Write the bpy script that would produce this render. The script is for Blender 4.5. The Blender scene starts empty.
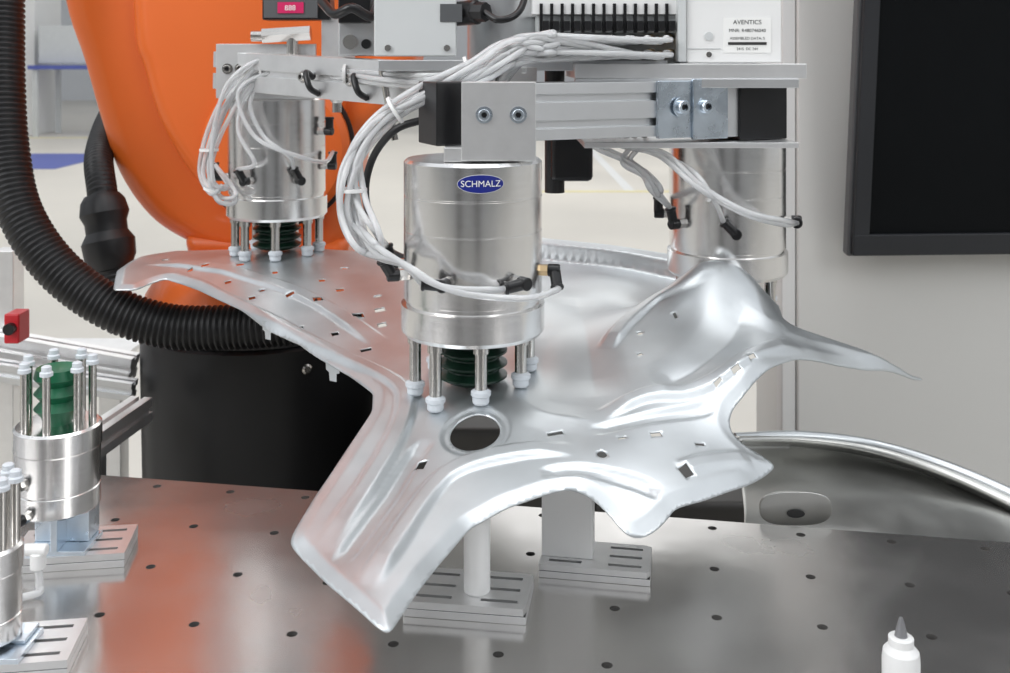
import bpy, math, numpy as np
from math import pi, sin, cos, radians
from mathutils import Vector, Matrix
from mathutils.geometry import delaunay_2d_cdt
rng = np.random.RandomState(7)
F = 1050.0; CX = 505.0; HZ = 60.0

def S(u, v, d):
    """point from image pixel coordinates + assumed depth (m) -> world XYZ (camera height = 0)"""
    return Vector(((u-CX)/F*d, d, -(v-HZ)/F*d))

# ------------------------------------------------------------------ materials
def mat(name, col, rough=0.5, metal=0.0, var=0.0, vscale=8.0, rvar=0.0, bump=0.0, bscale=60.0, aniso=0.0, trans=0.0, emit=None, stretch=(1,1,1), coat=0.0, spec=0.5, sss=0.0):
    m = bpy.data.materials.new(name); m.use_nodes = True
    nt = m.node_tree; b = nt.nodes['Principled BSDF']
    b.inputs['Base Color'].default_value = (*col, 1)
    b.inputs['Roughness'].default_value = rough
    b.inputs['Metallic'].default_value = metal
    b.inputs['Transmission Weight'].default_value = trans
    b.inputs['Coat Weight'].default_value = coat
    b.inputs['Specular IOR Level'].default_value = spec
    if sss:
        b.inputs['Subsurface Weight'].default_value = sss; b.inputs['Subsurface Scale'].default_value = 0.01; b.inputs['Subsurface Radius'].default_value = (1,1,1)
    if emit:
        b.inputs['Emission Color'].default_value = (*emit[0], 1); b.inputs['Emission Strength'].default_value = emit[1]
    tc = nt.nodes.new('ShaderNodeTexCoord'); mp = nt.nodes.new('ShaderNodeMapping')
    mp.inputs['Scale'].default_value = stretch
    nt.links.new(tc.outputs['Object'], mp.inputs['Vector'])
    nz = nt.nodes.new('ShaderNodeTexNoise'); nz.inputs['Scale'].default_value = vscale; nz.inputs['Detail'].default_value = 5
    nt.links.new(mp.outputs[0], nz.inputs['Vector'])
    if var > 0:
        r = nt.nodes.new('ShaderNodeValToRGB')
        r.color_ramp.elements[0].position = 0.3; r.color_ramp.elements[1].position = 0.7
        r.color_ramp.elements[0].color = (*[max(0, c*(1-var)) for c in col], 1)
        r.color_ramp.elements[1].color = (*[min(1, c*(1+var)) for c in col], 1)
        nt.links.new(nz.outputs['Fac'], r.inputs[0]); nt.links.new(r.outputs[0], b.inputs['Base Color'])
    if rvar > 0:
        mr = nt.nodes.new('ShaderNodeMapRange')
        mr.inputs['From Min'].default_value = 0.3; mr.inputs['From Max'].default_value = 0.7
        mr.inputs['To Min'].default_value = max(0.02, rough-rvar); mr.inputs['To Max'].default_value = rough+rvar
        nt.links.new(nz.outputs['Fac'], mr.inputs['Value']); nt.links.new(mr.outputs[0], b.inputs['Roughness'])
    if bump > 0:
        n2 = nt.nodes.new('ShaderNodeTexNoise'); n2.inputs['Scale'].default_value = bscale; n2.inputs['Detail'].default_value = 3
        nt.links.new(mp.outputs[0], n2.inputs['Vector'])
        bp = nt.nodes.new('ShaderNodeBump'); bp.inputs['Strength'].default_value = bump; bp.inputs['Distance'].default_value = 0.002
        nt.links.new(n2.outputs['Fac'], bp.inputs['Height']); nt.links.new(bp.outputs[0], b.inputs['Normal'])
    if aniso > 0:
        b.inputs['Anisotropic'].default_value = aniso
        tn = nt.nodes.new('ShaderNodeTangent'); tn.direction_type = 'RADIAL'; tn.axis = 'Z'
        nt.links.new(tn.outputs[0], b.inputs['Tangent'])
    return m

M_sheet = mat('galvanised_sheet', (0.66,0.69,0.705), 0.40, 0.86, 0.07, 16, 0.05)
M_sheet2 = mat('galvanised_sheet_dull', (0.56,0.56,0.54), 0.36, 0.95, 0.08, 12, 0.06)
M_turn = mat('turned_aluminium', (0.90,0.89,0.88), 0.20, 1.0, 0.02, 30, 0.02, 0, 60, 0.6, stretch=(1,1,12))
M_alu = mat('anodised_aluminium', (0.72,0.73,0.74), 0.38, 1.0, 0.03, 20)
M_alulight = mat('milled_aluminium', (0.84,0.84,0.84), 0.38, 0.9, 0.04, 40)
M_zinc = mat('zinc_plated_steel', (0.66,0.73,0.80), 0.28, 1.0, 0.12, 30, 0.08)
M_steel = mat('polished_steel', (0.62,0.60,0.57), 0.2, 1.0, 0.05, 30)
M_table = mat('stainless_table', (0.60,0.585,0.57), 0.21, 0.88, 0.10, 6, 0.09, 0.55, 6.5)
M_orange = mat('orange_paint', (0.80,0.150,0.018), 0.42, 0, 0.05, 3, 0.04, coat=0.2)
M_black = mat('black_rubber', (0.012,0.012,0.013), 0.42, 0, 0.1, 30)
M_blackpl = mat('black_plastic', (0.010,0.010,0.011), 0.3, 0, 0.1, 30)
M_baseblk = mat('black_cast_paint', (0.012,0.012,0.013), 0.4, 0, 0.2, 5, 0.05, spec=0.3)
M_backing = mat('dark_grey_paint', (0.035,0.033,0.03), 0.5, 0, 0.1, 5)
M_white = mat('white_plastic', (0.86,0.86,0.85), 0.35, 0, 0.02, 10)
M_foot = mat('grey_white_foot', (0.70,0.74,0.78), 0.4, 0, 0.03, 10)
M_tube = mat('clear_white_tube', (0.97,0.98,0.99), 0.10, 0, 0.0, 10, trans=0.5, sss=0.3)
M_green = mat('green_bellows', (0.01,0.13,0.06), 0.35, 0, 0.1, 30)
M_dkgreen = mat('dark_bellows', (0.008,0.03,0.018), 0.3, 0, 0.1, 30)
M_cab = mat('cabinet_paint', (0.72,0.715,0.69), 0.5, 0, 0.01, 3)
M_cabl = mat('cabinet_edge_paint', (0.78,0.78,0.77), 0.45, 0, 0.01, 3)
M_greybox = mat('grey_enclosure', (0.62,0.64,0.64), 0.4, 0, 0.03, 10)
M_floor = mat('hall_floor', (0.72,0.68,0.61), 0.4, 0, 0.06, 0.6, 0.05)
M_wall = mat('hall_wall', (0.76,0.78,0.81), 0.6, 0, 0.02, 0.5)
M_roof = mat('reflection_panel_dark', (0.20,0.21,0.22), 0.7, 0, 0.05, 0.5)
M_yellow = mat('yellow_marking', (0.78,0.70,0.38), 0.5, 0, 0.05, 3)
M_blue = mat('blue_mat', (0.10,0.13,0.42), 0.5, 0, 0.05, 3)
M_screen = mat('monitor_screen', (0.003,0.004,0.005), 0.5, 0, 0.1, 5, spec=0.12)
M_bezel = mat('monitor_bezel', (0.03,0.032,0.036), 0.4, 0, 0.05, 5, spec=0.3)
M_bezel2 = mat('monitor_case', (0.10,0.105,0.11), 0.4, 0, 0.05, 5)
M_logo = mat('blue_logo', (0.01,0.02,0.22), 0.35, 0, 0.03, 5)
M_red = mat('red_plastic', (0.6,0.02,0.03), 0.4, 0, 0.05, 5)
M_led = mat('red_led', (0.5,0.01,0.09), 0.4, 0, 0.02, 5, emit=((1,0.05,0.25), 0.12))
M_brass = mat('brass', (0.65,0.48,0.28), 0.3, 1.0, 0.05, 30)
M_dark = mat('hole_shade_dark', (0.03,0.03,0.03), 0.6, 0, 0.1, 5)  # dark tone standing in for shade inside holes and slots
M_print = mat('print_black', (0.03,0.03,0.03), 0.6, 0, 0.05, 5)
M_nozzle = mat('grey_nozzle', (0.25,0.25,0.26), 0.3, 0.3, 0.05, 20)

# ------------------------------------------------------------------ builders
def group(name, loc=(0,0,0)):
    e = bpy.data.objects.new(name, None); e.location = loc; e.empty_display_size = 0.05
    bpy.context.scene.collection.objects.link(e); return e

def mk(name, verts, faces, m, parent=None, smooth=True, bevel=0.0, seg=2, ang=35, solid=0.0):
    V = np.array([tuple(v) for v in verts], dtype=float)
    c = (V.min(0)+V.max(0))/2
    me = bpy.data.meshes.new(name)
    me.from_pydata([tuple(v-c) for v in V], [], [tuple(f) for f in faces]); me.update()
    o = bpy.data.objects.new(name, me); o.location = c
    bpy.context.scene.collection.objects.link(o)
    me.materials.append(m)
    if smooth:
        me.polygons.foreach_set('use_smooth', [True]*len(me.polygons))
        me.set_sharp_from_angle(angle=radians(ang))
    if solid:
        s = o.modifiers.new('thick', 'SOLIDIFY'); s.thickness = solid; s.offset = -1
    if bevel:
        b = o.modifiers.new('bev', 'BEVEL'); b.width = bevel; b.segments = seg; b.limit_method = 'ANGLE'; b.angle_limit = radians(40)
        if not smooth:
            me.polygons.foreach_set('use_smooth', [True]*len(me.polygons))
        b.harden_normals = True
    if parent is not None:
        o.parent = parent
        o.matrix_parent_inverse = Matrix.Translation(-Vector(parent.location))
    return o

def box(name, xr, yr, zr, m, parent=None, bevel=0.001, rz=0, rx=0, seg=2):
    c = Vector(((xr[0]+xr[1])/2, (yr[0]+yr[1])/2, (zr[0]+zr[1])/2))
    h = Vector((abs(xr[1]-xr[0])/2, abs(yr[1]-yr[0])/2, abs(zr[1]-zr[0])/2))
    R = Matrix.Rotation(rz, 3, 'Z') @ Matrix.Rotation(rx, 3, 'X')
    vs = [c + R @ Vector((sx*h.x, sy*h.y, sz*h.z)) for sx in (-1,1) for sy in (-1,1) for sz in (-1,1)]
    fs = [(0,1,3,2),(4,6,7,5),(0,4,5,1),(2,3,7,6),(0,2,6,4),(1,5,7,3)]
    return mk(name, vs, fs, m, parent, smooth=False, bevel=bevel, seg=seg)

def frame_of(d):
    d = d.normalized(); a = Vector((0,0,1)) if abs(d.z) < 0.9 else Vector((1,0,0))
    x = d.cross(a).normalized(); y = d.cross(x).normalized(); return x, y

def rev(name, p0, axis, prof, m, parent=None, seg=40, ang=30):
    """revolve profile [(r, t)] round axis from p0"""
    p0 = Vector(p0); axis = Vector(axis).normalized(); x, y = frame_of(axis)
    vs, fs = [], []
    for r, t in prof:
        for k in range(seg):
            a = 2*pi*k/seg
            vs.append(p0 + axis*t + x*(r*cos(a)) + y*(r*sin(a)))
    for i in range(len(prof)-1):
        for k in range(seg):
            k2 = (k+1) % seg
            fs.append((i*seg+k, i*seg+k2, (i+1)*seg+k2, (i+1)*seg+k))
    fs.append(tuple(range(seg))[::-1]); fs.append(tuple((len(prof)-1)*seg+k for k in range(seg)))
    o = mk(name, vs, fs, m, parent, ang=ang)
    import bmesh
    bm = bmesh.new(); bm.from_mesh(o.data); bmesh.ops.recalc_face_normals(bm, faces=bm.faces); bm.to_mesh(o.data); bm.free()
    return o

def cyl(name, p0, p1, r, m, parent=None, r1=None, seg=24, ch=0.0):
    p0 = Vector(p0); p1 = Vector(p1); L = (p1-p0).length; r1 = r if r1 is None else r1
    if ch: prof = [(r-ch,0),(r,ch),(r1,L-ch),(r1-ch,L)]
    else: prof = [(r,0),(r1,L)]
    return rev(name, p0, p1-p0, prof, m, parent, seg)

def catmull(pts, n=12):
    P = [Vector(p) for p in pts]; P = [P[0]*2-P[1]] + P + [P[-1]*2-P[-2]]
    out = []
    for i in range(1, len(P)-2):
        for k in range(n):
            t = k/n
            out.append(0.5*((2*P[i]) + (P[i+1]-P[i-1])*t + (2*P[i-1]-5*P[i]+4*P[i+1]-P[i+2])*t*t + (3*P[i]-P[i-1]-3*P[i+1]+P[i+2])*t**3))
    out.append(P[-2]); return out

def resample(P, step):
    out = [P[0].copy()]; acc = 0
    for a, b in zip(P[:-1], P[1:]):
        L = (b-a).length
        if L < 1e-9: continue
        t = step-acc
        while t <= L:
            out.append(a.lerp(b, t/L)); t += step
        acc = (acc+L) % step
    return out

def sweep(name, pts, rad, m, parent=None, seg=12, n=10, step=None, ang=60):
    P = catmull(pts, n)
    if step: P = resample(P, step)
    vs, fs = [], []; x = None
    for i, p in enumerate(P):
        d = (P[min(i+1, len(P)-1)] - P[max(i-1, 0)]).normalized()
        if x is None: x, _ = frame_of(d)
        x = (x - d*x.dot(d)).normalized(); y = d.cross(x)
        r = rad(i) if callable(rad) else rad
        for k in range(seg):
            a = 2*pi*k/seg; vs.append(p + x*(r*cos(a)) + y*(r*sin(a)))
    for i in range(len(P)-1):
        for k in range(seg):
            k2 = (k+1) % seg; fs.append((i*seg+k, i*seg+k2, (i+1)*seg+k2, (i+1)*seg+k))
    fs.append(tuple(range(seg))[::-1]); fs.append(tuple((len(P)-1)*seg+k for k in range(seg)))
    return mk(name, vs, fs, m, parent, ang=ang)

def prism(name, outline, vec, m, parent=None, bevel=0.001, seg=2):
    """outline: list of 3D points (planar), extruded along vec"""
    n = len(outline); vec = Vector(vec)
    vs = [Vector(p) for p in outline] + [Vector(p)+vec for p in outline]
    fs = [tuple(range(n)), tuple(range(2*n-1, n-1, -1))] + [(i, i+n, (i+1) % n+n, (i+1) % n) for i in range(n)]
    o = mk(name, vs, fs, m, parent, smooth=False, bevel=bevel, seg=seg)
    import bmesh
    bm = bmesh.new(); bm.from_mesh(o.data); bmesh.ops.recalc_face_normals(bm, faces=bm.faces); bm.to_mesh(o.data); bm.free()
    return o

def beam(name, p0, p1, w, h, m, parent=None, slots=1):
    """T-slot aluminium profile between two points, width w (horizontal), height h"""
    p0 = Vector(p0); p1 = Vector(p1); d = (p1-p0).normalized(); side = d.cross(Vector((0,0,1))).normalized(); up = side.cross(d).normalized()
    g = 0.004; dp = 0.006; sec = []
    def edge(a, b, nrm, cs):
        a = np.array(a); b = np.array(b); L = np.linalg.norm(b-a); u = (b-a)/L; nn = np.array(nrm)
        sec.append(tuple(a))
        for c in cs:
            for q, k in ((c*L-g, 0), (c*L-g, 1), (c*L+g, 1), (c*L+g, 0)):
                sec.append(tuple(a+u*q - nn*dp*k))
    W = w/2; H = h/2; cs = [0.5] if slots == 1 else [0.27, 0.73]
    edge((-W,-H),(W,-H),(0,-1),[0.5]); edge((W,-H),(W,H),(1,0),cs); edge((W,H),(-W,H),(0,1),[0.5]); edge((-W,H),(-W,-H),(-1,0),cs)
    pts = [p0 + side*a + up*b for a, b in sec]
    return prism(name, pts, p1-p0, m, parent, bevel=0.0006, seg=1)

def bolt(name, p, axis, r, parent=None, m=None):
    m = m or M_zinc; ax = Vector(axis).normalized()
    rev(name+'_washer', p, ax, [(r*1.45,0),(r*1.45,0.0014)], m, parent, 28)
    rev(name+'_head', Vector(p)+ax*0.0012, ax, [(r,0),(r,r*0.7),(r*0.9,r*0.85),(r*0.55,r*0.85),(r*0.5,r*0.3)], m, parent, 28)
    rev(name+'_socket_shade', Vector(p)+ax*(0.0012+r*0.3), ax, [(r*0.5,0),(r*0.5,0.0006)], M_blackpl, parent, 6)  # black hex painting the shade in the bolt recess

def text_mesh(name, body, size, m, parent, place, extr=0.0003):
    """place: function (x,y) -> world point"""
    cu = bpy.data.curves.new(name+'_c', 'FONT'); cu.body = body; cu.size = size; cu.align_x = 'CENTER'; cu.align_y = 'CENTER'
    to = bpy.data.objects.new(name+'_t', cu); bpy.context.scene.collection.objects.link(to)
    dg = bpy.context.evaluated_depsgraph_get(); me = bpy.data.meshes.new_from_object(to.evaluated_get(dg))
    vs = [place(v.co.x, v.co.y) for v in me.vertices]; fs = [tuple(p.vertices) for p in me.polygons]
    bpy.data.objects.remove(to)
    return mk(name, vs, fs, m, parent, smooth=False)

# ------------------------------------------------------------------ stamped sheet heightfield
OUT = [(113,289,1.40),(117,270,1.48),(135,258,1.54),(175,252,1.60),(235,251,1.62),(300,252,1.62),(350,252,1.61),(400,255,1.57),(470,246,1.50),
 (545,238,1.42),(620,246,1.40),(700,256,1.385),(745,275,1.365),(765,295,1.30),(772,305,1.22),(783,321,1.14),(830,337,1.15),(870,350,1.165),(925,378,1.19),
 (912,379,1.175),(870,370,1.13),(820,360,1.08),(795,358,1.055),(770,366,1.02),(747,388,0.99),(731,410,0.978),(729,428,0.965),(742,444,0.955),(777,466,0.944),
 (745,484,0.91),(705,499,0.885),(674,507,0.87),(668,518,0.862),(655,531,0.852),(640,537,0.846),(626,534,0.848),(612,518,0.86),(598,502,0.868),(585,491,0.872),(568,487,0.875),
 (545,493,0.87),(505,507,0.86),(470,527,0.84),(440,562,0.795),(412,600,0.75),(390,631,0.71),(378,626,0.714),(330,585,0.76),(290,545,0.81),(292,532,0.82),
 (315,495,0.87),(345,450,0.93),(372,410,1.0),(373,392,1.04),(350,375,1.09),(300,345,1.18),(270,330,1.22),(240,312,1.29),(210,298,1.35),(180,284,1.41),(165,277,1.43),(150,283,1.42),(135,289,1.40)]
INN = [(560,290,1.335),(625,293,1.305),(475,432,0.955),(413,404,1.02),(437,417,0.985),(480,402,0.99),(519,382,1.055),(400,330,1.20),(350,300,1.31),(280,290,1.345),(220,275,1.41),(200,262,1.49),(340,258,1.51),
 (600,315,1.20),(635,325,1.12),(600,348,1.09),(600,392,1.02),(650,384,1.01),(700,354,1.055),(740,347,1.07),(690,318,1.12),(735,310,1.12),(765,328,1.09),
 (738,267,1.15),(718,262,1.155),(698,268,1.155),(760,292,1.145),
 (650,412,0.975),(700,402,0.99),(690,440,0.945),(600,440,0.94),(600,470,0.90),(645,492,0.878),(540,440,0.945),(520,472,0.90),(550,400,1.0),(548,350,1.10),(520,300,1.25),
 (800,342,1.10),(850,357,1.13),
 (400,500,0.88),(430,470,0.915),(360,540,0.815),(400,450,0.945),(420,430,0.975),(345,560,0.79),(400,575,0.765),(440,520,0.84),(470,490,0.88)]
FLG = 0.021
ctrl = []
for i, p in enumerate(OUT+INN):
    q = S(*p)
    if i in (9, 10, 11): q.z -= FLG
    ctrl.append(tuple(q))
# hidden area beneath the right-hand gripper, behind the crest; seat under the left gripper
ctrl += [(0.264,1.25,-0.325),(0.22,1.22,-0.315),(0.31,1.24,-0.315),(0.264,1.31,-0.32),(0.17,1.28,-0.305),(-0.3257,1.5,-0.274),(-0.3257,1.44,-0.282),(-0.30,1.56,-0.279)]
C = np.array(ctrl); n = len(C)
def phi2(d2): return 0.5*np.where(d2 > 1e-14, d2*np.log(np.maximum(d2, 1e-14)), 0)
D2 = ((C[:,None,:2]-C[None,:,:2])**2).sum(-1)
lam = np.full(n, 1.8e-3); lam[:len(OUT)] = 5e-4
for i in range(len(OUT)+23, len(OUT)+27): lam[i] = 3e-4          # keep the raised shoulder
A = np.zeros((n+3, n+3)); A[:n,:n] = phi2(D2) + np.diag(lam); A[:n,n] = 1; A[:n,n+1:] = C[:,:2]; A[n,:n] = 1; A[n+1:,:n] = C[:,:2].T
W = np.linalg.solve(A, np.concatenate([C[:,2], np.zeros(3)]))
def z0(XY):
    XY = np.atleast_2d(XY); d2 = ((XY[:,None,:]-C[None,:,:2])**2).sum(-1)
    return phi2(d2) @ W[:n] + W[n] + XY @ W[n+1:]
def hit(u, v):
    ds = np.linspace(0.6, 1.62, 500)
    XY = np.stack([(u-CX)/F*ds, ds], 1); f = -(v-HZ)/F*ds - z0(XY)
    i = np.where((f[:-1] > 0) & (f[1:] <= 0))[0]
    d = ds[i[0]] if len(i) else ds[np.argmin(np.abs(f))]
    return np.array([(u-CX)/F*d, d])
BEADS = [  # polyline, amplitude, half width, shoulder width (pressed beads with straight walls)
 ([(322,555),(348,515),(388,455),(405,412),(397,387),(345,360),(275,324),(205,290),(170,274)], 0.0046, 0.0085, 0.0045),
 ([(340,568),(367,530),(407,470),(428,440)], -0.0036, 0.007, 0.0042),
 ([(366,588),(395,545),(430,495),(460,470),(520,455),(575,452)], 0.0046, 0.009, 0.0046),
 ([(540,476),(585,471),(630,482),(662,496)], -0.0034, 0.006, 0.004),
 ([(150,264),(200,268),(260,282),(320,306),(380,345)], 0.0042, 0.011, 0.0042),
 ([(600,418),(640,400),(690,392),(725,374),(760,354),(800,348)], 0.0046, 0.008, 0.0044),
 ([(590,434),(640,422),(690,414),(718,404)], -0.0028, 0.006, 0.004),
 ([(680,472),(720,463),(752,462)], 0.0028, 0.007, 0.004),
 ([(606,350),(625,326),(655,302),(690,280),(722,268)], 0.0050, 0.009, 0.0044),
]
TENTS = [
 ([(575,300),(588,345),(596,400)], -0.003, 0.035),
 ([(785,336),(830,348),(880,362),(915,376)], 0.003, 0.010),
 ([(540,330),(520,370),(530,410),(600,425)], 0.003, 0.022),
 ([(745,305),(730,338),(700,366),(655,388)], -0.005, 0.034),
 ([(738,268),(758,300),(783,328),(800,345)], 0.003, 0.020),
]
def pl2(pl):
    P = [Vector((*hit(*q), 0)) for q in pl]; P = resample(catmull(P, 12), 0.002)
    arr = np.array([(p.x, p.y) for p in P]); t = np.linspace(0, 1, len(arr)); return arr, np.clip(np.minimum(t, 1-t)/0.12, 0.0, 1)
BP = [(*pl2(pl), a, w, sft) for pl, a, w, sft in BEADS]
TP = [(*pl2(pl), a, w) for pl, a, w in TENTS]
def roundc(P, cut=0.004, it=2):
    P = [np.array(p) for p in P]
    for _ in range(it):
        Q = []
        for a, b in zip(P, P[1:]+P[:1]):
            L = np.linalg.norm(b-a); t = min(0.25, cut/L); Q += [a*(1-t)+b*t, a*t+b*(1-t)]
        P = Q; cut *= 0.5
    return P
out2 = roundc([tuple(S(*p))[:2] for p in OUT])
_P = [Vector((*p, 0)) for p in out2]; EDGE = np.array([(p.x, p.y) for p in resample(_P+[_P[0]], 0.0015)])
_B = resample([Vector((*tuple(S(*OUT[i]))[:2], 0)) for i in (8, 9, 10, 11, 12)], 0.0015); BACK = np.array([(p.x, p.y) for p in _B])
_bx = BACK[:,0]; BTAP = np.clip((_bx-0.0)/0.05, 0, 1)*np.clip((0.30-_bx)/0.04, 0, 1)
def ndist(XY, arr):
    d2 = ((XY[:,None,:]-arr[None])**2).sum(-1); k = d2.argmin(1); return np.sqrt(d2[np.arange(len(XY)), k]), k
def zs(XY):
    XY = np.atleast_2d(XY); z = z0(XY)
    for arr, tap, a, w, sft in BP:
        dm, k = ndist(XY, arr)
        z = z + a*tap[k]*np.clip((w-dm)/sft+0.5, 0, 1)
    for arr, tap, a, w in TP:
        dm, k = ndist(XY, arr)
        t = np.clip(1-dm/w, 0, 1); z = z + a*tap[k]*t*(0.55+0.45*t)
    db, kb = ndist(XY, BACK); bt = BTAP[kb]
    z = z + FLG*bt*np.clip((0.022-db)/0.008, 0, 1)      # turned-up rear flange
    dm, k = ndist(XY, EDGE); nb = np.where(db < 0.02, 1-bt, 1.0)
    z = z + (0.42*np.minimum(dm, 0.0105) - 0.0015)*nb   # bent-down edge flange
    h = hit(475,432); dm = np.sqrt(((XY-h)**2).sum(1)); z = z - 0.0022*np.clip((0.032-dm)/0.004, 0, 1)
    return z
def inside(P, poly):
    x, y = P[:,0], P[:,1]; r = np.zeros(len(P), bool); j = len(poly)-1
    for i in range(len(poly)):
        xi, yi = poly[i]; xj, yj = poly[j]
        c = ((yi > y) != (yj > y)) & (x < (xj-xi)*(y-yi)/(yj-yi+1e-15)+xi); r ^= c; j = i
    return r
def plate_mesh(outl, holes, h, bstep):
    loops = []
    P = [Vector((*p, 0)) for p in outl]; P = resample(P+[P[0]], bstep)
    if (P[-1]-P[0]).length < bstep*0.5: P = P[:-1]
    loops.append(np.array([(p.x, p.y) for p in P])); loops += [np.array(q) for q in holes]
    pts = []; edges = []
    for L in loops:
        s = len(pts); pts += [tuple(p) for p in L]; edges += [(s+i, s+(i+1) % len(L)) for i in range(len(L))]
    B = np.array(pts)
    if h:
        mn = B.min(0); mx = B.max(0); g = []
        yy = mn[1]; r = 0
        while yy < mx[1]:
            xs = np.arange(mn[0]+(h/2 if r % 2 else 0), mx[0], h); g.append(np.stack([xs, np.full(len(xs), yy)], 1)); yy += h*0.87; r += 1
        G = np.concatenate(g); G = G[inside(G, loops[0])]
        for L in loops[1:]:
            G = G[~inside(G, L)]
        keep = np.ones(len(G), bool)
        for i in range(0, len(G), 2000):
            keep[i:i+2000] = ((G[i:i+2000,None]-B[None])**2).sum(-1).min(1) > (h*0.55)**2
        pts += [tuple(p) for p in G[keep]]
    r = delaunay_2d_cdt([Vector(p) for p in pts], edges, [], 0, 1e-7)
    V = np.array([(v.x, v.y) for v in r[0]]); Tm = np.array([t for t in r[2]])
    cen = V[Tm].mean(1); k = inside(cen, loops[0])
    for L in loops[1:]: k &= ~inside(cen, L)
    return V, Tm[k]
def hole_round(c, r, k=28): return [(c[0]+r*cos(2*pi*i/k), c[1]+r*sin(2*pi*i/k)) for i in range(k)]
def hole_rect(c, w, l, a):
    return [(c[0]+cos(a)*x-sin(a)*y, c[1]+sin(a)*x+cos(a)*y) for x, y in ((-w/2,-l/2),(w/2,-l/2),(w/2,l/2),(-w/2,l/2))]
holes = [hole_round(hit(475,432), 0.0228, 40), hole_round(hit(602,457), 0.0045), hole_round(hit(262,292), 0.004), hole_round(hit(345,270), 0.005), hole_round(hit(378,298), 0.004), hole_round(hit(640,335), 0.003)]
for u, v, w, l, a in [(421,466,.009,.012,-.3),(686,474,.010,.010,.6),(555,436,.014,.005,.2),(656,437,.010,.005,.2),(700,447,.009,.003,.2),(736,374,.010,.004,.6),(752,362,.009,.004,.6),
      (240,266,.010,.010,.3),(205,270,.010,.010,.3),(318,304,.012,.014,.3),(290,298,.010,.010,.3),(358,318,.014,.016,.3),(380,312,.012,.012,.3),(382,327,.010,.012,.3),(366,352,.012,.008,.3),(300,330,.008,.01,.3),(165,262,.010,.010,.3),(640,356,.005,.005,.3),
      (228,284,.008,.009,.3),(252,300,.008,.010,.3),(275,274,.007,.010,.3),(322,282,.008,.010,.3),(340,292,.010,.010,.3),(335,336,.008,.010,.3),(190,272,.007,.008,.3),(718,386,.008,.003,.6),(622,440,.007,.003,.2),
      (675,318,.003,.008,.2)]:
    holes.append(hole_rect(hit(u, v), w, l, a))
V, T = plate_mesh(out2, holes, 0.0024, 0.0024)
Z = np.concatenate([zs(V[i:i+3000]) for i in range(0, len(V), 3000)])
panel = mk('stamped_sheet_metal_panel', [(V[i,0], V[i,1], Z[i]) for i in range(len(V))], T, M_sheet, ang=60, solid=0.0013)
def tab(name, u, v, w, L):
    xy = hit(u, v-3); c = Vector((xy[0], xy[1], float(zs(xy)[0])))
    d = Vector((0.55,-0.8,0)).normalized(); s = Vector((0.8,-0.5,0)).normalized()
    prof = [(-w,0),(w,0),(w*0.9,-L*0.55),(w*0.5,-L*0.6),(w*0.5,-L),(-w*0.4,-L),(-w*0.5,-L*0.6),(-w*0.9,-L*0.5)]
    pts = [c + s*a + Vector((0,0,b)) for a, b in prof]
    prism(name, pts, d*-0.0013, M_sheet, panel, bevel=0)
tab('edge_tab_1', 268, 328, 0.009, 0.021); tab('edge_tab_2', 333, 364, 0.010, 0.022)

# ------------------------------------------------------------------ work table
TZ = -0.46
table = group('perforated_work_table', (0,0.9,TZ))
th = math.atan(-0.175); ex = np.array([cos(th), sin(th)]); ey = np.array([-sin(th), cos(th)])
o0 = np.array(S(292,634,0.46*F/574))[:2]; sp = 0.084
edge_pt = np.array([-0.449, 1.164])
tback = (edge_pt-o0) @ ey
outl = [o0+ex*a+ey*b for a, b in ((-0.75,-0.9),(1.25,-0.9),(1.25,tback),(-0.75,tback))]
hl = []
for i in range(-8, 14):
    for j in range(-6, 8):
        c = o0+ex*sp*i+ey*sp*j
        if j*sp < tback-0.012: hl.append(hole_round(c, 0.0044, 16))
Vt, Tt = plate_mesh([tuple(p) for p in outl], hl, 0.0, 0.2)
top = mk('table_top', [(p[0], p[1], TZ) for p in Vt], Tt, M_table, table, smooth=False, solid=0.012)
def tbox(name, a0, a1, b0, b1, z0_, z1_, m, bev=0.002):
    pts = [Vector((*(o0+ex*a+ey*b), z0_)) for a, b in ((a0,b0),(a1,b0),(a1,b1),(a0,b1))]
    return prism(name, pts, (0,0,z1_-z0_), m, table, bevel=bev)
tbox('table_core', -0.74, 1.24, -0.89, tback-0.01, TZ-0.07, TZ-0.03, M_dark)  # dark box beneath the top, makes the perforations look shaded
FZ = TZ-0.85
for k, (a, b) in enumerate(((-0.7,-0.85),(1.2,-0.85),(1.2,tback-0.06),(-0.7,tback-0.06))):
    tbox('table_leg_%d' % (k+1), a-0.03, a+0.03, b-0.03, b+0.03, FZ, TZ-0.07, M_alu)

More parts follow.
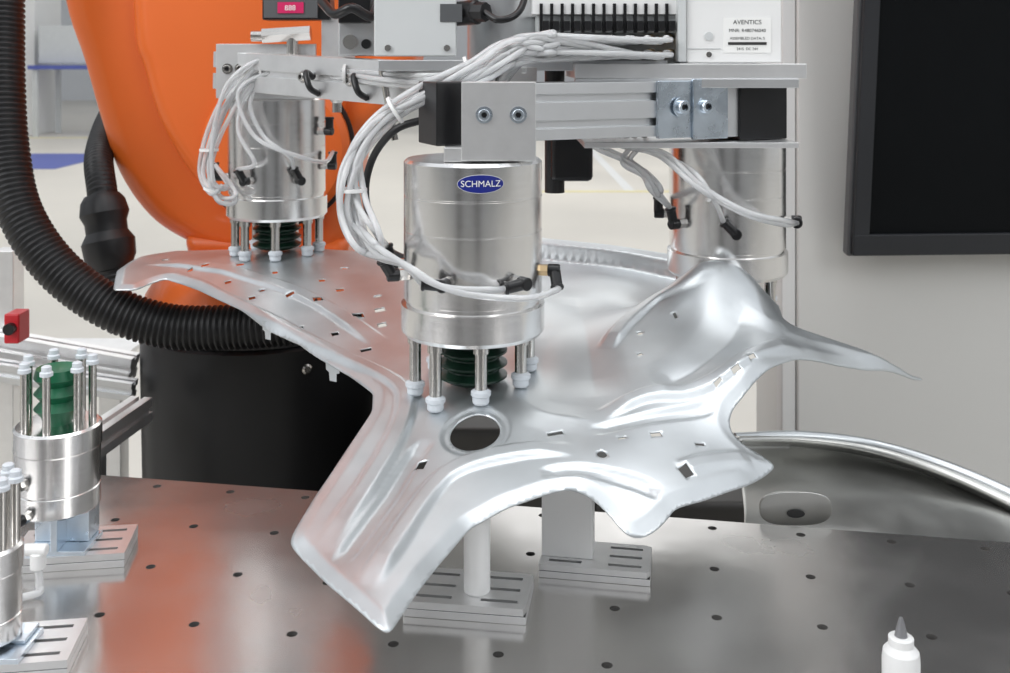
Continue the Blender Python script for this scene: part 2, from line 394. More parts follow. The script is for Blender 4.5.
# ------------------------------------------------------------------ supports under the panel
def slotted_base(name, c, wx, wy, rz, parent, t=0.016):
    """plate with a milled, slotted deck"""
    c = Vector(c); R = Matrix.Rotation(rz, 3, 'Z'); R2 = np.array([[cos(rz), -sin(rz)],[sin(rz), cos(rz)]])
    h1 = t*0.5
    pts = [c + R @ Vector((a*wx/2, b*wy/2, 0)) for a, b in ((-1,-1),(1,-1),(1,1),(-1,1))]
    prism(name+'_plate', pts, (0,0,h1), M_alulight, parent, bevel=0.0006)
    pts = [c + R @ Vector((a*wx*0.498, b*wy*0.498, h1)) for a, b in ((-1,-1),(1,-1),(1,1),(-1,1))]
    prism(name+'_slot_shade', pts, (0,0,0.0004), M_dark, parent, bevel=0)  # dark sheet painting the shade at the bottom of the slots
    o = np.array([c.x, c.y])
    outl = [tuple(o+R2@np.array(p)) for p in ((-wx/2,-wy/2),(wx/2,-wy/2),(wx/2,wy/2),(-wx/2,wy/2))]
    hs = []
    for row in (-0.32, 0.0, 0.32):
        for (xa, xb) in ((-0.42,-0.12),(0.12,0.42)):
            y = row*wy; q = 0.0022
            hs.append([tuple(o+R2@np.array(p)) for p in ((xa*wx,y-q),(xb*wx,y-q),(xb*wx,y+q),(xa*wx,y+q))])
    Vd, Td = plate_mesh(outl, hs, 0.0, min(wx, wy)/6.0)
    mk(name+'_deck', [(p[0], p[1], c.z+t) for p in Vd], Td, M_alulight, parent, smooth=False, solid=t-h1-0.0006)
pa = S(477,606,0.46*F/546); pa.z = TZ
sa = group('panel_support_post', pa)
slotted_base('base', pa+Vector((-0.006,0.006,0)), 0.102, 0.060, th*0.8, sa, 0.013)
zt = float(zs(np.array([pa.x, pa.y]))[0])
cyl('post', pa+Vector((0,0,0.013)), Vector((pa.x, pa.y, zt-0.005)), 0.0112, M_white, sa, ch=0.001, seg=40)
pb = S(592,568,0.46*F/508); pb.z = TZ
sb = group('panel_support_block', pb)
slotted_base('base', pb+Vector((0.004,0,0)), 0.098, 0.052, th, sb, 0.012)
qb = np.array([pb.x-0.021, pb.y+0.006]); zt = float(zs(qb)[0])
cb = Vector((qb[0], qb[1], TZ+0.012))
box('block', (cb.x-0.023,cb.x+0.023), (cb.y-0.012,cb.y+0.012), (cb.z, zt-0.010), M_white, sb, bevel=0.001, rz=th)

# ------------------------------------------------------------------ grippers
def on(cx, cy, r, ang, z):  # ang 0 = facing camera (-Y), positive to the right
    return Vector((cx + r*sin(ang), cy - r*cos(ang), z)), Vector((sin(ang), -cos(ang), 0))
def fitting(name, cx, cy, r, ang, z, parent, tdir=(0,0,-1), brass=False, s=1.0):
    p, nrm = on(cx, cy, r-0.001, ang, z)
    cyl(name+'_nut', p, p+nrm*0.007*s, 0.0058*s, M_brass if brass else M_steel, parent, seg=6)
    q = p+nrm*0.007*s
    cyl(name+'_hub', q, q+nrm*0.012*s, 0.0062*s, M_blackpl, parent, ch=0.001)
    t = Vector(tdir).normalized(); c = q+nrm*0.007*s
    cyl(name+'_elbow', c, c+t*0.017*s, 0.0056*s, M_blackpl, parent, ch=0.001)
    cyl(name+'_collet', c+t*0.016*s, c+t*0.020*s, 0.0066*s, M_blackpl, parent, ch=0.001)
    return c+t*0.019*s
def gripper(cx, cy, zt, zb, feet, name='magnetic_gripper', r=0.0708):
    g = group(name, (cx, cy, (zt+zb)/2)); rb = r*0.965; H = zt-zb
    prof = [(rb*0.2,H),(rb-0.003,H),(rb,H-0.003),(rb,H*0.80),(rb-0.0008,H*0.797),(rb-0.0008,H*0.790),(rb,H*0.787),(rb,H*0.60),(rb-0.0004,H*0.598),(rb-0.0004,H*0.594),(rb,H*0.592),
            (rb,H*0.205),(rb-0.002,H*0.200),(rb-0.002,H*0.180),(r,H*0.172),(r,0.004),(r-0.003,0.0),(r*0.2,0.0)]
    rev('body', (cx,cy,zb), (0,0,1), prof[::-1], M_turn, g, 96)
    zc = float(zs(np.array([cx, cy]))[0]); n = 4; L = zb-zc-0.004; pr = [(0.02, 0)]
    for i in range(n):
        t = L*i/n; pr += [(0.026, t+0.001), (0.034, t+L/n*0.45), (0.034, t+L/n*0.6), (0.026, t+L/n*0.98)]
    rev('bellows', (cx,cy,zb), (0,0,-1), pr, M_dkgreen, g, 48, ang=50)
    for i, (dx, dy, z) in enumerate(feet):
        x, y = cx+dx, cy+dy
        cyl('rod_%d' % (i+1), (x,y,zb), (x,y,z+0.008), 0.0058, M_steel, g)
        cyl('rod_sleeve_%d' % (i+1), (x,y,zb-0.0), (x,y,zb-0.008), 0.0075, M_steel, g)
        rev('foot_%d' % (i+1), (x,y,z), (0,0,1), [(0.0065,0),(0.008,0.002),(0.008,0.007),(0.0095,0.0085),(0.0095,0.012),(0.0062,0.014)], M_foot, g, 24)
    return g
def feet_for(cx, cy, lst):
    return [(dx, dy, float(zs(np.array([cx+dx, cy+dy]))[0])+0.0005) for dx, dy in lst]
MX, MY = (473-CX)/F*1.04, 1.04
ring = [(-0.056,-0.014),(-0.034,-0.048),(0.009,-0.052),(0.047,-0.020),(-0.040,0.042),(0.056,0.022),(0.014,0.056)]
MZB = -0.268
g1 = gripper(MX, MY, -0.097, MZB, feet_for(MX, MY, ring))
LX, LY = (277-CX)/F*1.5, 1.5
g2 = gripper(LX, LY, -0.053, -0.222, feet_for(LX, LY, ring))
RX, RY = (727-CX)/F*1.256, 1.256
g3 = gripper(RX, RY, -0.095, -0.2535, feet_for(RX, RY, ring))
rr = 0.0708*0.965+0.0004; a0 = math.asin(((481-CX)/F*0.975-MX)/rr); zc = -(184-HZ)/F*0.973
def wrap(x, y, e=0.0):
    a = a0+x/rr; return Vector((MX+(rr+e)*sin(a), MY-(rr+e)*cos(a), zc+y))
def oval(name, sx, sy, e, m):
    ov = [wrap(0,0,e)]; fs = []; N = 48; K = 8
    for k in range(1, K+1):
        for i in range(N): ov.append(wrap(sx*k/K*cos(2*pi*i/N), sy*k/K*sin(2*pi*i/N), e))
    for i in range(N): fs.append((0, 1+i, 1+(i+1) % N))
    for k in range(K-1):
        for i in range(N): a = 1+k*N+i; b = 1+k*N+(i+1) % N; fs.append((a, b, b+N, a+N))
    mk(name, ov, fs, m, g1)
oval('badge_border', 0.0222, 0.0088, 0.0, M_white); oval('badge', 0.0217, 0.0083, 0.0003, M_logo)
text_mesh('badge_text', 'SCHMALZ', 0.0084, M_white, g1, lambda x, y: wrap(x*1.0, y, 0.0008))
E = {}
E['m1'] = fitting('fitting_1', MX, MY, 0.0683, radians(-95), -0.203, g1, (-0.3,0,1))
E['m2'] = fitting('fitting_2', MX, MY, 0.0683, radians(-72), -0.208, g1, (-0.5,-0.3,0.9))
E['m3'] = fitting('fitting_3', MX, MY, 0.0683, radians(-18), -0.207, g1, (-1,0,0.1))
E['m4'] = fitting('fitting_4', MX, MY, 0.0683, radians(38), -0.208, g1, (-1,-0.2,-0.2))
E['m5'] = fitting('fitting_5', MX, MY, 0.0683, radians(82), -0.206, g1, (0.1,-0.6,-0.8), True)
E['l1'] = fitting('fitting_1', LX, LY, 0.0683, radians(-80), -0.165, g2, (-0.3,0,1))
E['l2'] = fitting('fitting_2', LX, LY, 0.0683, radians(-20), -0.165, g2, (-0.5,-0.2,1))
E['l3'] = fitting('fitting_3', LX, LY, 0.0683, radians(35), -0.165, g2, (-0.5,-0.2,1))
E['l4'] = fitting('fitting_4', LX, LY, 0.0683, radians(85), -0.15, g2, (0,0,1))
E['l5'] = fitting('fitting_5', LX, LY, 0.0683, radians(75), -0.10, g2, (0,0,1))
E['r1'] = fitting('fitting_1', RX, RY, 0.0683, radians(-100), -0.185, g3, (0,0,1))
E['r2'] = fitting('fitting_2', RX, RY, 0.0683, radians(-60), -0.19, g3, (-0.2,0,1))
E['r3'] = fitting('fitting_3', RX, RY, 0.0683, radians(-5), -0.195, g3, (-0.8,0,0.8))
E['r4'] = fitting('fitting_4', RX, RY, 0.0683, radians(80), -0.190, g3, (-0.3,-1,0))

# ------------------------------------------------------------------ gripper carrier
fr = group('end_effector_carrier', (0.1,1.15,-0.05))
b0 = Vector((-0.042,1.048,-0.052)); b1 = Vector((0.272,1.19,-0.052)); bd = (b1-b0).normalized(); bs = bd.cross(Vector((0,0,1)))
beam('front_beam', b0, b1, 0.05, 0.058, M_alu, fr, 2)
def along(name, t0, t1, off, d, z0_, z1_, m, bev=0.001):
    """box along front beam; off = distance of its front face from beam axis toward camera"""
    pts = [b0+bd*t+bs*o for t, o in ((t0,off),(t1,off),(t1,off-d),(t0,off-d))]
    pts = [Vector((p.x,p.y,z0_)) for p in pts]
    return prism(name, pts, (0,0,z1_-z0_), m, fr, bevel=bev)
along('end_cap_left', -0.038, -0.003, 0.026, 0.052, -0.083, -0.021, M_blackpl, 0.0015)
box('mount_plate', (-0.041,0.029), (0.985,0.994), (-0.0945,-0.0205), M_alulight, fr, 0.0006)
box('mount_foot', (-0.058,0.029), (0.994,1.07), (-0.0965,-0.083), M_alulight, fr, 0.0008)
box('mount_spacer', (-0.03,0.02), (0.994,1.03), (-0.08,-0.024), M_alu, fr, 0.0008)
bolt('bolt_1', (-0.0195,0.985,-0.0515), (0,-1,0), 0.0055, fr); bolt('bolt_2', (0.0125,0.985,-0.0515), (0,-1,0), 0.0055, fr)
L = (b1-b0).length
along('bracket_zinc_left', L-0.135, L-0.093, 0.030, 0.005, -0.083, -0.022, M_zinc)
along('bracket_zinc_right', L-0.093, L-0.048, 0.034, 0.006, -0.085, -0.020, M_zinc)
for k, t in enumerate((L-0.108, L-0.078)):
    p = b0+bd*t+bs*0.033; bolt('bracket_bolt_%d' % (k+1), Vector((p.x,p.y,-0.050)), bs, 0.0072, fr)
along('end_block', L-0.048, L-0.028, 0.030, 0.06, -0.084, -0.018, M_alu)
along('end_cap_right', L-0.032, L+0.032, 0.034, 0.06, -0.088, -0.018, M_blackpl, 0.0015)
box('right_mount_plate', (0.085,0.315), (1.125,1.31), (-0.0945,-0.0885), M_alulight, fr, 0.0006)
rb0 = Vector((LX-0.068,1.485,-0.014)); rb1 = Vector((0.02,1.13,-0.034))
beam('rear_beam', rb0, rb1, 0.045, 0.052, M_alulight, fr, 1)
box('rear_plate', (LX-0.068,LX+0.068), (1.43,1.438), (-0.052,0.022), M_alulight, fr, 0.0006)
box('rear_foot', (LX-0.06,LX+0.06), (1.438,1.54), (-0.0535,-0.042), M_alulight, fr, 0.0006)
for k, dx in enumerate((-0.052,-0.035,0.035,0.052)):
    bolt('rear_bolt_%d' % (k+1), (LX+dx,1.43,-0.012), (0,-1,0), 0.005, fr, M_steel)
rd = (rb1-rb0).normalized(); rsd = rd.cross(Vector((0,0,1))).normalized()
for k, t in enumerate((0.20,0.29)):
    p = rb0+rd*t+rsd*0.0225
    bolt('rear_insert_%d' % (k+1), p, rsd, 0.0055, fr, M_steel)
    sweep('rear_hook_%d' % k, [p+rd*0.02, p+rd*0.02+rsd*0.012+Vector((0,0,0.006)), p+rd*0.03+rsd*0.014-Vector((0,0,0.012)), p+rd*0.03-Vector((0,0,0.02))], 0.004, M_blackpl, fr, seg=10)
cyl('knob_rod', S(382,70,1.22), S(395,140,1.22), 0.004, M_steel, fr)
rev('damper', S(337,86,1.36), (0,0,-1), [(0.006,0),(0.012,0.004),(0.012,0.014),(0.006,0.022),(0.006,0.034)], M_steel, fr, 24)
box('carrier_plate', (0.075,0.325), (1.13,1.30), (-0.020,-0.004), M_alulight, fr, 0.0008)
box('carrier_rail', (0.075,0.315), (1.125,1.14), (-0.030,-0.020), M_alu, fr, 0.0008)
box('centre_plate', (-0.14,0.18), (1.16,1.34), (-0.012,0.0), M_alu, fr, 0.0008)
cyl('adapter_column', (0.0,1.26,0.0), (0.0,1.26,0.13), 0.045, M_alu, fr, seg=48, ch=0.002)
rev('adapter_flange', (0,1.26,0.11), (0,0,1), [(0.06,0),(0.06,0.02)], M_baseblk, fr, 48)
box('drag_block', (0.055,0.105), (1.25,1.30), (-0.145,-0.09), M_blackpl, fr, 0.006)
cyl('drag_block_stub', (0.06,1.27,-0.160), (0.06,1.27,-0.012), 0.012, M_black, fr)
sweep('black_cable', [S(430,118,1.2),S(395,130,1.2),S(372,160,1.22),S(366,200,1.22),S(384,245,1.2),S(410,262,1.16)], 0.0045, M_black, fr)

# valve terminal
vt = group('valve_terminal', (0.14,1.2,0.04))
box('manifold', (0.045,0.195), (1.17,1.27), (-0.004,0.030), M_greybox, vt, 0.001)
box('valve_row', (0.035,0.195), (1.16,1.26), (0.030,0.050), M_greybox, vt, 0.001)
box('valve_top', (0.03,0.19), (1.155,1.26), (0.050,0.095), M_white, vt, 0.001)
for i in range(13):
    x = 0.038+i*0.0115
    box('valve_gap_%d' % i, (x,x+0.0035), (1.152,1.162), (0.030,0.062), M_blackpl, vt, 0.0003)
    box('valve_tooth_%d' % i, (x+0.003,x+0.010), (1.145,1.162), (0.032,0.043), M_blackpl, vt, 0.0008)
TS = []
for i in range(14):
    for j in range(2):
        x = 0.048+i*0.0105; z = 0.022-j*0.016 + (0.002 if i % 2 else 0)
        q = Vector((x,1.172,z)); t = Vector((-0.35,-1,-0.05)).normalized()
        cyl('port_%d_%d' % (i, j), q, q+t*0.018, 0.0050, M_brass if i > 10 else M_steel, vt, seg=16, ch=0.0006)
        cyl('port_ring_%d_%d' % (i, j), q+t*0.018, q+t*0.026, 0.0044, M_white, vt, seg=16, ch=0.0006)
        TS.append((q+t*0.02, t))
wb = group('valve_control_module', (0.25,1.2,0.03))
box('housing', (0.198,0.302), (1.145,1.26), (-0.003,0.10), M_white, wb, 0.002)
box('side_fin', (0.188,0.197), (1.14,1.25), (-0.002,0.10), M_greybox, wb, 0.001)
box('lid_seam', (0.199,0.235), (1.1440,1.1455), (0.012,0.0128), M_greybox, wb, 0)
box('label', (0.238,0.290), (1.1442,1.1452), (0.008,0.046), mat('label_paper',(0.92,0.92,0.90),0.5,0,0.01), wb, 0.0)
for k, (t, z, s) in enumerate((('AVENTICS', 0.041, 0.0068), ('MNR: R480746040', 0.032, 0.0052), ('ASSEMBLED DATA: S', 0.0235, 0.0042), ('2415  DC 24V', 0.012, 0.004))):
    text_mesh('label_line_%d' % (k+1), t, s, M_print, wb, lambda x, y, z=z: Vector((0.264+x, 1.1438, z+y)))
box('label_code', (0.243,0.285), (1.1436,1.1441), (0.0165,0.0195), M_print, wb, 0)
for k in range(3): cyl('screw_%d' % k, (0.225+0.03*k,1.1455,0.088), (0.225+0.03*k,1.142,0.088), 0.003, M_steel, wb)
cyl('foot_screw', (0.222,1.1455,0.006), (0.222,1.142,0.006), 0.003, M_steel, wb)
cyl('connector', (0.222,1.1455,0.026), (0.222,1.143,0.026), 0.0045, M_greybox, wb)

# grey junction box, vacuum switch
jb = group('junction_box', S(425,25,1.2))
box('housing', (S(380,0,1.2).x,S(455,0,1.2).x), (1.17,1.24), (0.006,0.10), M_greybox, jb, 0.003)
box('lid', (S(378,0,1.2).x,S(458,0,1.2).x), (1.162,1.17), (0.004,0.10), M_greybox, jb, 0.002)
box('sticker', (S(440,0,1.16).x,S(462,0,1.16).x), (1.1612,1.162), (0.042,0.062), M_bezel2, jb, 0)
for k, (u, v) in enumerate(((388,48),(447,48))):
    p = S(u,v,1.161); cyl('lid_screw_%d' % k, p, p+Vector((0,-0.002,0)), 0.0035, M_steel, jb)
cyl('cable_gland', S(456,14,1.19), S(478,12,1.17), 0.014, M_blackpl, jb, ch=0.002)
cyl('gland_nut', S(474,12,1.17), S(486,12,1.16), 0.011, M_black, jb, seg=8)
sweep('cable', [S(484,12,1.16),S(500,20,1.15),S(520,10,1.16),S(530,-25,1.2)], 0.004, M_blackpl, jb)
vs_ = group('vacuum_switch', S(300,10,1.42))
box('body', (S(262,0,1.42).x,S(330,0,1.42).x), (1.42,1.46), (S(0,20,1.42).z,0.12), M_blackpl, vs_, 0.002)
box('face', (S(264,0,1.418).x,S(318,0,1.418).x), (1.415,1.42), (S(0,18,1.418).z,0.11), M_bezel2, vs_, 0.001)
box('display', (S(277,0,1.41).x,S(303,0,1.41).x), (1.413,1.415), (S(0,13,1.41).z,S(0,2,1.41).z), M_led, vs_, 0)
text_mesh('display_digits', '888', 0.010, M_white, vs_, lambda x, y: S(290,8,1.41)+Vector((x,0.001,y)))
fo = S(285,36,1.42)
cyl('air_inlet', fo+Vector((-0.03,0,0)), fo+Vector((0.035,0,0.004)), 0.011, M_steel, vs_, seg=6)
cyl('air_inlet_tip', fo+Vector((-0.045,0,0)), fo+Vector((-0.03,0,0)), 0.0075, M_steel, vs_)
cyl('air_inlet_base', fo+Vector((0.01,0.0,-0.03)), fo+Vector((0.01,0,0)), 0.008, M_steel, vs_)
box('switch_bracket', (S(320,0,1.42).x,S(350,0,1.42).x), (1.43,1.47), (-0.0,0.06), M_alulight, vs_, 0.001)
mb = group('solenoid_block', S(358,20,1.3))
box('body', (S(338,0,1.3).x,S(376,0,1.3).x), (1.3,1.36), (0.005,0.10), M_alu, mb, 0.002)
box('coil', (S(340,0,1.3).x,S(372,0,1.3).x), (1.285,1.3), (0.045,0.085), M_blackpl, mb, 0.002)
p = S(350,42,1.29); cyl('port', p, p+Vector((0,0.02,0)), 0.009, M_steel, mb)
p = S(366,44,1.29); cyl('port_b', p, p+Vector((0,0.02,0)), 0.006, M_blackpl, mb)
sweep('hose_loop', [S(322,2,1.28),S(335,14,1.25),S(352,8,1.24),S(372,16,1.25),S(380,-10,1.28)], 0.006, M_blackpl, mb, seg=12)

# ------------------------------------------------------------------ pneumatic tubes
tb = group('air_tube_bundle', S(400,120,1.05))
def j(s): return (rng.rand()-0.5)*2*s
def tube(name, pts, r=0.0031): sweep(name, pts, r, M_tube, tb, seg=10, n=10)
def tpts(L, s=4): 
    a, b = j(1), j(1)
    return [S(u+a*s+j(s*0.4), v+b*s+j(s*0.4), d+j(0.012)) for u, v, d in L]
mt = ['m1','m2','m3','m4','m5','m2','m1','m3','m4','m2','m1']
for k in range(11):
    p, t = TS[(k*5) % 28]
    mid = tpts([(520,46,1.085),(472,70,1.06),(425,92,1.05),(380,118,1.04),(354,158,1.03),(351,205,1.02),(368,240,1.0)], 11)
    key = mt[k]; e = E[key]
    if key in ('m1','m2'): tail = [e]
    else:
        tail = [S(400,262,0.965), S(440,286,0.945), S(480,296,0.94)]
        if key == 'm3': tail = [S(405,266,0.965), e]
        elif key == 'm4': tail = tail[:2]+[S(490,290,0.945), e]
        else: tail += [S(530,298,0.95), S(556,290,0.98), e]
    tube('tube_main_%d' % k, [p, p+t*0.03]+mid+tail)
lt = ['l1','l2','l3','l4','l1']
for k in range(5):
    p, t = TS[(k*5+3) % 28]
    mid = tpts([(505,60,1.09),(470,78,1.10),(420,82,1.16),(370,78,1.24),(320,73,1.34),(275,70,1.40)], 5)
    if k in (0,4): mid += tpts([(235,88,1.41),(212,130,1.42),(207,175,1.42),(216,198,1.42),(232,195,1.42)], 4)
    elif k == 1: mid += tpts([(245,95,1.40),(240,130,1.40),(255,160,1.40)], 3)
    elif k == 2: mid += tpts([(250,100,1.40),(262,135,1.40),(290,155,1.40)], 3)
    else: mid += tpts([(240,95,1.40),(255,140,1.39),(300,160,1.39),(325,165,1.42)], 3)
    tube('tube_left_%d' % k, [p, p+t*0.03]+mid+[E[lt[k]]])
for k in range(4):
    tube('tube_loop_%d' % k, tpts([(305,70,1.40),(262,68,1.41),(232,92,1.41),(212,135,1.42),(206,175,1.42),(215,196,1.42),(228,190,1.43)], 7))
rt = ['r1','r2','r3','r4','r4','r2','r1']
for k in range(7):
    a = S(585+k*10, 135, 1.2)
    if k < 2 or k > 4: mid = tpts([(625,158,1.19),(645,172,1.17),(655,188,1.16)], 5)
    elif k == 2: mid = tpts([(655,155,1.18),(690,175,1.14),(710,200,1.13)], 4)
    else: mid = tpts([(665,158,1.15),(700,188,1.12),(745,215,1.12),(785,224,1.14)], 3)
    tube('tube_right_%d' % k, [S(600+k*8,70,1.25), a]+mid+[E[rt[k]]])
for idx in range(28):
    p, t = TS[idx]
    tube('tube_short_%d' % idx, [p, p+t*0.035]+tpts([(548,44,1.08),(518,52,1.09),(500,70,1.12),(505,84,1.17)], 12))
for k, (u, v, d, r, ax) in enumerate(((395,110,1.045,0.014,(-1,0,-.6)),(352,190,1.025,0.014,(0,0,1)),(209,150,1.42,0.012,(0,0,1)),(470,72,1.07,0.016,(1,0,.4)),(262,70,1.41,0.011,(1,0,0)),(345,74,1.28,0.011,(1,0,0)),(710,196,1.12,0.006,(1,0,-.5)),(212,190,1.42,0.011,(.3,0,1)))):
    rev('cable_tie_%d' % k, S(u,v,d), ax, [(r,-0.0016),(r+0.0008,-0.0016),(r+0.0008,0.0016),(r,0.0016)], M_white, tb, 24)

# ------------------------------------------------------------------ robot
RD = 1.78
ro = group('robot_arm', (S(262,0,RD).x, RD, FZ))
rx = (262-CX)/F*RD; pr_ = 0.196
zt_ = -(352-HZ)/F*(RD-pr_)
rev('pedestal', (rx,RD,FZ), (0,0,1), [(0.24,0),(0.24,0.05),(0.205,0.08),(pr_-0.006,0.5),(pr_,zt_-FZ-0.04),(pr_,zt_-FZ-0.006),(pr_-0.01,zt_-FZ)], M_baseblk, ro, 72)
box('backing_block_left', (-0.175,0.12), (1.42,2.0), (FZ,-0.50), M_backing, ro, 0.01)  # added dark block, keeps the panel holes and table reflections dark
box('backing_block_right', (0.12,0.42), (1.42,1.66), (FZ,-0.60), M_backing, ro, 0.01)  # lower added dark block, seen through the right-hand panel holes
rev('carousel', (rx,RD,zt_+0.004), (0,0,1), [(pr_-0.012,0),(pr_-0.006,0.012),(pr_-0.008,0.05),(pr_-0.03,0.085),(pr_-0.07,0.10)], M_orange, ro, 72, ang=50)
rev('carousel_ring', (rx,RD,zt_), (0,0,1), [(pr_-0.006,0),(pr_-0.006,0.006)], M_black, ro, 72)
def arm_outline(pts, d):
    P = [S(u, v, d) for u, v in pts]; P = catmull(P+[P[0]], 5)[:-1]
    return P
ol = [(30,-380),(45,-100),(57,0),(76,60),(93,120),(112,175),(142,218),(178,243),(225,262),(290,275),(335,262),(352,215),(356,160),(385,120),(415,60),(425,-100),(425,-380)]
prism('link_arm', arm_outline(ol, 1.74), (0,0.22,0), M_orange, ro, bevel=0.045, seg=6)
ol2 = [(120,-340),(128,0),(140,70),(160,130),(195,185),(240,225),(290,235),(325,205),(335,140),(345,60),(345,-340)]
prism('link_face', arm_outline(ol2, 1.70), (0,0.08,0), M_orange, ro, bevel=0.03, seg=5)
jc = S(275,150,1.69)
rev('joint_cover', (jc.x,1.71,jc.z), (0,-1,0), [(0.12,0),(0.12,0.02),(0.11,0.032),(0.055,0.036)], M_orange, ro, 64)
rev('joint_seal', (jc.x,1.71,jc.z), (0,-1,0), [(0.127,0),(0.127,0.006)], M_black, ro, 64)
prism('shoulder', [S(u,v,1.74) for u, v in ((180,235),(205,325),(330,330),(350,240))], (0,0.18,0), M_orange, ro, bevel=0.02, seg=4)
sweep('upper_arm', [(-0.47,1.84,0.85),(-0.32,1.66,0.88),(-0.15,1.42,0.82),(0.0,1.27,0.72)], lambda i: 0.12-0.0014*i, M_orange, ro, seg=32)
cyl('wrist', (0,1.26,0.131), (0,1.26,0.72), 0.055, M_orange, ro, seg=40, ch=0.01)
rev('elbow', (-0.47,1.69,0.80), (0,1,0), [(0.16,0),(0.18,0.03),(0.18,0.27),(0.16,0.3)], M_orange, ro, 48)
a_ = radians(33)
rev('pedestal_plug', (rx+(pr_-0.012)*sin(a_),RD-(pr_-0.012)*cos(a_),zt_-0.035), (sin(a_),-cos(a_),0), [(0.008,-0.01),(0.008,0.014),(0.005,0.016)], M_steel, ro, 20)

def hose(name, pts, r, pitch=0.0085, parent=None):
    st = pitch/4
    return sweep(name, pts, lambda i: r*(1.0 if (i % 4) in (0,1) else 0.86), M_black, parent, seg=28, n=14, step=st, ang=80)
hose('corrugated_hose', [S(2,-120,1.62),S(3,0,1.6),(S(3,80,1.57)),S(7,150,1.54),S(20,212,1.51),S(55,266,1.49),S(108,306,1.48),(S(168,326,1.48)),S(235,327,1.48),S(300,322,1.48),S(360,318,1.50)], 0.0312)
h2 = group('hose_connector', S(105,225,1.7))
hose('hose', [S(160,60,2.10),S(118,105,2.02),S(100,150,1.78),S(102,190,1.69),S(110,240,1.67),S(115,290,1.65),S(125,330,1.64)], 0.0235, parent=h2)
rev('collar', S(102,195,1.68), S(112,268,1.66)-S(102,195,1.68), [(0.027,0),(0.034,0.01),(0.038,0.03),(0.032,0.045),(0.032,0.06),(0.041,0.075),(0.039,0.1),(0.029,0.12)], M_black, h2, 32)

# ------------------------------------------------------------------ lower-left gripper units
def small_unit(name, cx, cy, zt, zb, r, rodh, full=True):
    g = group(name, (cx, cy, TZ)); H = zt-zb
    rev('body', (cx,cy,zb), (0,0,1), [(r*0.3,0),(r-0.002,0),(r,0.002),(r,H*0.25),(r-0.001,H*0.26),(r-0.001,H*0.28),(r,H*0.29),(r,H*0.72),(r+0.0012,H*0.74),(r+0.0012,H-0.002),(r-0.001,H),(r*0.3,H)], M_turn, g, 72)
    for k in range(7):
        a = 2*pi*k/7+0.3; x, y = cx+r*0.80*cos(a), cy+r*0.80*sin(a)
        cyl('rod_%d' % k, (x,y,zt), (x,y,zt+rodh*0.85), 0.0036, M_steel, g)
        rev('cap_%d' % k, (x,y,zt+rodh*0.80), (0,0,1), [(0.0038,0),(0.0058,0.001),(0.0058,0.004),(0.0044,0.005),(0.0044,0.009),(0.003,0.010)], M_foot, g, 20)
    if full:
        pr = [(0.012,0)]
        for i in range(3): pr += [(0.015,rodh*(0.12+0.22*i)),(0.021,rodh*(0.23+0.22*i))]
        pr += [(0.019,rodh*0.80),(0.010,rodh*0.76)]
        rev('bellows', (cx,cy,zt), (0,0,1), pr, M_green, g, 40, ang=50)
    slotted_base('base', (cx+0.014,cy+0.005,TZ), 0.100, 0.060, radians(8), g, 0.013)
    box('bracket_foot', (cx-0.02,cx+0.034), (cy-0.024,cy+0.02), (TZ+0.013,TZ+0.017), M_zinc, g, 0.0005)
    box('bracket_web', (cx+0.004,cx+0.010), (cy-0.026,cy+0.02), (TZ+0.017,zb), M_zinc, g, 0.0005)
    box('bracket_block', (cx-0.02,cx+0.03), (cy-0.004,cy+0.022), (TZ+0.017,zb), M_zinc, g, 0.001)
    fitting('fitting_1', cx, cy, r, radians(-28), zb+H*0.42, g, (-0.8,-0.3,-0.6), s=0.8)
    fitting('fitting_2', cx, cy, r, radians(-20), zb+H*0.06, g, (-0.9,-0.3,-0.3), s=0.8)
    return g
ux = (58-CX)/F*0.97
su = small_unit('gripper_on_stand', ux, 0.97, -0.335, -0.412, 0.0372, 0.064)
q = S(38,552,0.90)
cyl('white_fitting', q, q+Vector((0.0,0,-0.014)), 0.0065, M_white, su, ch=0.001); cyl('white_fitting_tee', q+Vector((-0.012,0,0.002)), q+Vector((0.008,0,0.002)), 0.005, M_white, su, ch=0.001)
sweep('tube', [q+Vector((0,0,-0.012)), q+Vector((0.001,0,-0.028)), Vector((q.x-0.003,q.y-0.005,TZ+0.004)), Vector((q.x-0.06,q.y-0.03,TZ+0.004))], 0.0032, M_tube, su, seg=10)
u2 = (-12-CX)/F*0.80
small_unit('gripper_on_stand', u2, 0.80, -0.368, -0.440, 0.024, 0.055, False)

# ------------------------------------------------------------------ squeeze bottle
bx = S(901,0,0.775); bo = group('squeeze_bottle', (bx.x,0.775,TZ))
rev('body', (bx.x,0.775,TZ), (0,0,1), [(0.0115,0),(0.0135,0.002),(0.0135,0.018),(0.0128,0.024),(0.0095,0.028),(0.009,0.0285),(0.009,0.034),(0.0075,0.035)], M_white, bo, 40)
rev('nozzle', (bx.x,0.775,TZ+0.0345), (0,0,1), [(0.0048,0),(0.0042,0.003),(0.0022,0.011),(0.0012,0.014)], M_nozzle, bo, 24)

